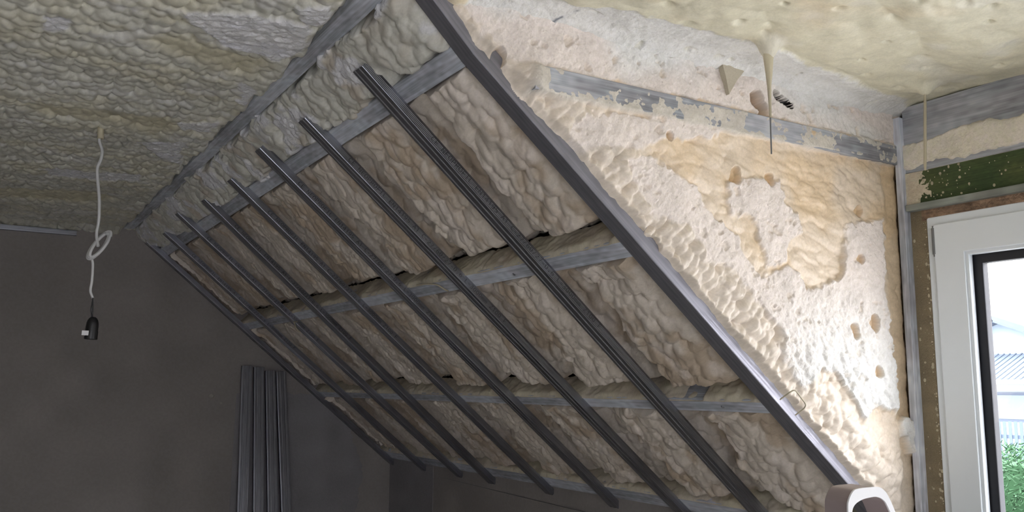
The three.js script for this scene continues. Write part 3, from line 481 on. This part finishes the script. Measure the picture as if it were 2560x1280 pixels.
// ---------------------------------------------------------------- hanging things
{
  const lp = group('pendant_lamp'); tag(lp, 'bare black bulb holder hanging from a knotted white cable below the ceiling foam', 'lamp holder');
  const z = -3.55, at = (x, y, dz = 0) => V(x, y, z + dz);
  lp.position.copy(at(0.36, 0.97)); const L = (x, y, dz = 0) => at(x, y, dz).sub(lp.position);
  const sleeve = []; for (let k = 0; k <= 20; k++) sleeve.push(new THREE.Vector2(0.0105 + (k % 2) * 0.0022, -0.062 + 0.0041 * k)); sleeve.unshift(new THREE.Vector2(0.006, -0.062));
  const sg = new THREE.LatheGeometry(sleeve, 18); sg.rotateZ(0.06); sg.translate(-0.008, 0, 0); mesh('conduit', sg, M.drip, lp);
  mesh('cable', tube([L(0.351, 0.95), L(0.352, 0.90), L(0.364, 0.865), L(0.362, 0.83), L(0.353, 0.80), L(0.358, 0.74), L(0.366, 0.68), L(0.37, 0.60), L(0.366, 0.545), L(0.372, 0.50, 0.02)], 0.0056, 70), M.whiteCable, lp);
  const coil = []; for (let k = 0; k <= 72; k++) { const a = k / 72 * Math.PI * 2 * 3.2 + 0.8, s = 1 - 0.06 * Math.floor(k / 22); const px = 0.017 * s * Math.cos(a), py = 0.064 * s * Math.sin(a), ph = -0.55; coil.push(L(0.378 + px * Math.cos(ph) - py * Math.sin(ph), 0.507 + px * Math.sin(ph) + py * Math.cos(ph), 0.018 * Math.cos(a * 1.1) + 0.004 * k / 24)); }
  mesh('cable_knot', tube(coil, 0.0056, 220), M.whiteCable, lp);
  mesh('cable_tail', tube([L(0.352, 0.46, 0.01), L(0.36, 0.442), L(0.362, 0.41), L(0.362, 0.37), L(0.36, 0.335), L(0.37, 0.31)], 0.0048, 30), M.whiteCable, lp);
  mesh('core_wire', tube([L(0.37, 0.312), L(0.368, 0.29), L(0.366, 0.27), L(0.371, 0.24)], 0.0022, 16, 6), M.blackPlastic, lp);
  mesh('core_wire', tube([L(0.369, 0.312, 0.004), L(0.371, 0.287, 0.004), L(0.372, 0.26, 0.003), L(0.373, 0.24)], 0.0022, 16, 6), M.blackPlastic, lp);
  const prof = [[0.002, 0.242], [0.009, 0.241], [0.014, 0.236], [0.018, 0.229], [0.0205, 0.219], [0.0215, 0.205], [0.0215, 0.19], [0.0225, 0.189], [0.0225, 0.162], [0.021, 0.160], [0.019, 0.160], [0.019, 0.185]].map(([r, y]) => new THREE.Vector2(r, y - 0.2));
  const hd = mesh('bulb_holder', new THREE.LatheGeometry(prof, 28), M.blackPlastic, lp); hd.position.copy(L(0.374, 0.2)); hd.rotation.z = -0.05;
  const lab = new THREE.CylinderGeometry(0.0227, 0.0227, 0.017, 10, 1, true, Math.PI * 1.18, 1.5); const flap = new THREE.BoxGeometry(0.024, 0.017, 0.0008); flap.rotateY(-0.5); flap.translate(-0.022, 0, 0.0165);
  const lb = mesh('paper_label', mergeGeometries([lab.toNonIndexed(), flap.toNonIndexed()]), M.paper, hd); lb.position.y = -0.019; 
}
for (const [x, z, y0, y1, lean, r0, label] of [[1.81, -1.62, 0.965, 0.624, -0.004, 0.024, 'long thin hanger wire with a thick foam cone at its top, before the side wall'], [2.487, -1.6, 0.955, 0.662, -0.03, 0.014, 'foam coated hanger wire near the window corner, reaching down to the green board']]) {
  const t = group('hanger_wire'); tag(t, label, 'hanger wire', 'hanger wires in the dormer ceiling'); t.position.copy(V(x, y0, z));
  const len = y0 - y1, ang = Math.atan(lean / len);
  const rod = new THREE.CylinderGeometry(0.0021, 0.0021, len, 8); rod.translate(0, -len / 2, 0); rod.rotateZ(ang); mesh('rod', rod, M.steel, t);
  const pr = x < 2 ? [[0.036, 0.03], [0.027, 0.005], [0.022, -0.012], [0.0185, -0.04], [0.014, -0.075], [0.0095, -0.115], [0.006, -0.15], [0.0042, -0.19], [0.003, -0.24]] : [[0.03, 0.03], [0.014, 0.0], [0.011, -0.02], [0.006, -0.035], [0.0042, -0.05], [0.0048, -0.12], [0.0042, -0.2], [0.0046, -0.27], [0.003, -0.295]];
  const lg = new THREE.LatheGeometry(pr.map(([r, y]) => new THREE.Vector2(r, y)).reverse(), 18), p = lg.attributes.position; for (let i = 0; i < p.count; i++) { const q = 1 + 0.18 * vn(p.getY(i) * 40, Math.atan2(p.getZ(i), p.getX(i)) * 1.3, 77); p.setX(i, p.getX(i) * q); p.setZ(i, p.getZ(i) * q); } lg.computeVertexNormals(); lg.rotateZ(ang); mesh('foam_drip', lg, M.drip, t);
}
// small scraps
tag(mesh('foam_thread', tube([slopePoint(0.955, D - 0.003, -4.79), slopePoint(0.95, D - 0.006, -4.83), slopePoint(0.965, D - 0.004, -4.855), slopePoint(0.985, D - 0.004, -4.89), slopePoint(1.02, D - 0.005, -4.92), slopePoint(1.03, D - 0.002, -4.91)], 0.003, 40, 6), M.drip), 'curled foam thread stuck across a far metal profile', 'foam thread');
tag(mesh('foam_thread', tube([slopePoint(0.905, DB - 0.003, -3.22), slopePoint(0.91, DB - 0.006, -3.12), slopePoint(0.925, DB - 0.005, -3.06), slopePoint(0.955, DB - 0.004, -3.04), slopePoint(0.965, DB - 0.003, -3.03)], 0.0032, 40, 6), M.drip), 'short foam thread hanging over the face of the second beam', 'foam thread');
tag(mesh('bent_wire', tube([V(2.025, -0.035, -1.82), V(2.038, -0.012, -1.79), V(2.048, -0.008, -1.785), V(2.075, -0.03, -1.785), V(2.092, -0.052, -1.785), V(2.088, -0.08, -1.82)], 0.0022, 40, 6), M.drip), 'bent pale wire loop sticking out of the foam beside the dark edge beam', 'wire');
tag(mesh('wall_cord', tube([V(XK - 0.004, -0.575, -5.1), V(XK - 0.004, -0.585, -4.6), V(XK - 0.004, -0.6, -3.8), V(XK - 0.004, -0.61, -3.1)], 0.0014, 40, 6), M.steel), 'thin dark cord running along the low wall below the lowest beam', 'cord');
{ // bare board left visible in the side wall's foam
  const p = [1.80, 0.958, 1.86, 0.972, 1.925, 0.985, 1.93, 0.965, 1.865, 0.894, 1.832, 0.846, 1.82, 0.9], s = new THREE.Shape(); for (let i = 0; i < p.length; i += 2) i ? s.lineTo(p[i], p[i + 1]) : s.moveTo(p[0], p[1]);
  tag(mesh('bare_board', up(boxUV(new THREE.ExtrudeGeometry(s, { depth: 0.02, bevelEnabled: false }).translate(0, 0, ZC - 0.003)) ), M.wood), 'small triangle of bare brown board left free in the foam above the side wall beam', 'board');
}

// ---------------------------------------------------------------- stepladder whose looped handle reaches into the picture
{
  const t = group('stepladder'); tag(t, 'white rimmed looped handle of a stepladder at the bottom edge', 'stepladder');
  t.position.set(1.0115, 0, -0.8022); t.rotation.y = -0.2238;                         // local x across the loop, z towards its open side
  const band = (o, w, h, d) => { const sh = new THREE.Shape(); sh.setFromPoints(new THREE.SplineCurve(o.map(([x, y]) => new THREE.Vector2(x, y))).getPoints(60)); const hole = new THREE.Path(); hole.setFromPoints(new THREE.SplineCurve(h.map(([x, y]) => new THREE.Vector2(x, y))).getPoints(60)); sh.holes.push(hole); return new THREE.ExtrudeGeometry(sh, { depth: d, bevelEnabled: false }); };
  const lift = (q) => q.map(([x, y]) => [x * 0.85, y + 0.281]), out = lift([[0, 0.80], [0, 1.0], [0, 1.057], [0.003, 1.072], [0.012, 1.083], [0.024, 1.086], [0.045, 1.087], [0.060, 1.087], [0.070, 1.083], [0.080, 1.072], [0.10, 1.035], [0.18, 0.885], [0.225, 0.80]]);
  const inn = lift([[0.217, 0.806], [0.172, 0.885], [0.094, 1.028], [0.076, 1.061], [0.068, 1.070], [0.057, 1.074], [0.045, 1.074], [0.026, 1.071], [0.012, 1.064], [0.007, 1.052], [0.006, 1.02], [0.006, 0.95], [0.007, 0.806]]);
  const loop = band(out, 0, inn, 0.003).translate(0, 0, 0.0);
  mesh('handle_rim', loop, M.aluminium, t);
  const out2 = out.map(([x, y]) => [x + (x < 0.02 ? 0.001 : -0.001), y - (y > 1.35 ? 0.001 : 0)]);
  mesh('handle_band', band(out2, 0, inn, 0.046).translate(0, 0, -0.046), M.bandSide, t);
  const leg = (x0, y0, x1) => { const d = new THREE.Vector2(x1 - x0, -y0), l = d.length(), g = bar(-0.012, 0.012, -l / 2, l / 2, -0.046, 0, 0.004, 'y'); g.rotateZ(Math.atan2(d.x, -d.y)); g.translate((x0 + x1) / 2, y0 / 2, 0); return g; };
  mesh('leg', leg(0.012, 1.1, 0.012), M.aluminium, t); mesh('leg', leg(0.18, 1.1, 0.68), M.aluminium, t);
  for (const [x0, x1, y] of [[0.02, 0.34, 0.75], [0.02, 0.45, 0.5], [0.02, 0.565, 0.25]]) mesh('step', bar(x0, x1, y - 0.012, y + 0.012, -0.075, 0.025, 0.004, 'x'), M.aluminium, t);
}

// ---------------------------------------------------------------- outside: ground, hedge, fence, neighbouring house
{
  struct(mesh('ground', slab(2.9, 60, -2.75, -2.6, -45, 45), STD({ color: srgb(196, 194, 190), roughness: 1, map: rep(T.plaster, 0.4) })));
  const hg = group('hedge'); tag(hg, 'dense green conifer hedge outside, low behind the window pane', 'hedge'); hg.position.copy(V(9.4, -2.6, -5)); 
  const leaf = []; const core = new THREE.BoxGeometry(1.0, 1.75, 4.6, 4, 6, 14); { const p = core.attributes.position; for (let i = 0; i < p.count; i++) { const n = 0.1 * vn(p.getX(i) * 3 + p.getZ(i) * 2.3, p.getY(i) * 3, 900); p.setX(i, p.getX(i) * (1 - 0.1 * (p.getY(i) > 0.5)) + n); p.setY(i, p.getY(i) + n + 0.9); } core.computeVertexNormals(); }
  mesh('foliage_core', core, STD({ color: srgb(44, 78, 48), roughness: 1 }), hg);
  for (let k = 0; k < 9000; k++) { const g = new THREE.ConeGeometry(0.008 + 0.008 * rnd(), 0.06 + 0.08 * rnd(), 3, 1, true); g.rotateZ(0.6 + 0.9 * rnd()); g.rotateY(rnd() * 6.28); const top = rnd() < 0.3, y = top ? 1.8 + 0.15 * rnd() : 0.1 + 1.8 * rnd(); g.translate(top ? -0.5 + rnd() : -0.5 - 0.1 * rnd(), y + 0.12 * vn(k, 3, 910), -2.3 + 4.6 * rnd()); leaf.push(g.toNonIndexed()); }
  const fo = mesh('foliage', mergeGeometries(leaf), STD({ color: srgb(44, 78, 48), roughness: 0.9, side: THREE.DoubleSide }), hg); fo.userData.kind = 'stuff';
  const fn = group('fence'); tag(fn, 'grey picket fence outside beyond the hedge', 'fence'); fn.position.copy(V(16, -2.6, -9));
  const grey = STD({ color: srgb(72, 84, 100), roughness: 0.85 });
  const slat = boxUV(new THREE.BoxGeometry(0.02, 1.98, 0.055).translate(0, 1.03, 0)); for (let k = 0; k < 42; k++) { const m = mesh('slat', slat, grey, fn); m.position.set(0, 0.012 * vn(k * 1.7, 2, 930), -2.1 + k * 0.1); }
  for (const y of [0.5, 1.75]) mesh('rail', new THREE.BoxGeometry(0.04, 0.07, 4.3).translate(0.03, y, 0), grey, fn);
  const ho = group('neighbour_house'); tag(ho, 'pale neighbouring house with a grey roof seen through the window pane', 'house'); ho.position.copy(V(22, -2.6, -11));
  const hw = STD({ color: srgb(150, 156, 160), roughness: 0.9 }), rf = STD({ color: srgb(84, 96, 112), roughness: 0.85, map: rep(T.plaster, 0.6) });
  mesh('wall', new THREE.BoxGeometry(0.3, 2.78, 9).translate(0.25, 1.39, 0), hw, ho);
  const q = new THREE.Shape(); q.moveTo(0, 2.82); q.lineTo(1.6, 3.5); q.lineTo(1.6, 3.38); q.lineTo(0, 2.7); const lr = new THREE.ExtrudeGeometry(q, { depth: 9.4, bevelEnabled: false }).translate(-0.3, 0, -4.7); mesh('roof', lr, rf, ho);
  for (let k = 0; k < 60; k++) { const g = new THREE.CylinderGeometry(0.02, 0.02, 1.72, 5); g.rotateZ(-1.169); g.translate(0.5, 3.175, -4.6 + k * 0.156); mesh('roof_rib', g, rf, ho); }
  const gu = new THREE.CylinderGeometry(0.055, 0.055, 9.4, 10); gu.rotateX(Math.PI / 2); gu.translate(-0.34, 2.76, 0); mesh('gutter', gu, M.pvc, ho);
  const ga = new THREE.Shape(); ga.moveTo(4.6, 3.35); ga.lineTo(-4.6, 3.35); ga.lineTo(-4.6, 3.5); ga.lineTo(2.35, 4.3 + 0.1); ga.lineTo(4.6, 3.5); const gg = new THREE.ExtrudeGeometry(ga, { depth: 0.3, bevelEnabled: false }).rotateY(Math.PI / 2).translate(1.3, 0, 0); mesh('gable_wall', gg, STD({ color: srgb(132, 146, 158), roughness: 0.9 }), ho);
  for (const sgn of [1, -1]) { const L = sgn > 0 ? 7.2 : 2.6, g = new THREE.BoxGeometry(3, 0.16, L); g.translate(0, 0, sgn * L / 2); g.rotateX(sgn > 0 ? 0.37 : -0.37); g.translate(2.4, 4.42, -2.3); mesh('gable_roof', g, rf, ho); }
  for (const z of [-1.25, 1.6]) { const f = mesh('window', new THREE.BoxGeometry(0.1, 0.72, 1.3).translate(0.09, 2.15, z), STD({ color: srgb(58, 68, 84), roughness: 0.5 }), ho); mesh('pane', new THREE.BoxGeometry(0.02, 0.58, 1.1).translate(0.035, 2.15, z), STD({ color: srgb(90, 104, 120), roughness: 0.12 }), f); }
}
renderer.render(scene, camera);
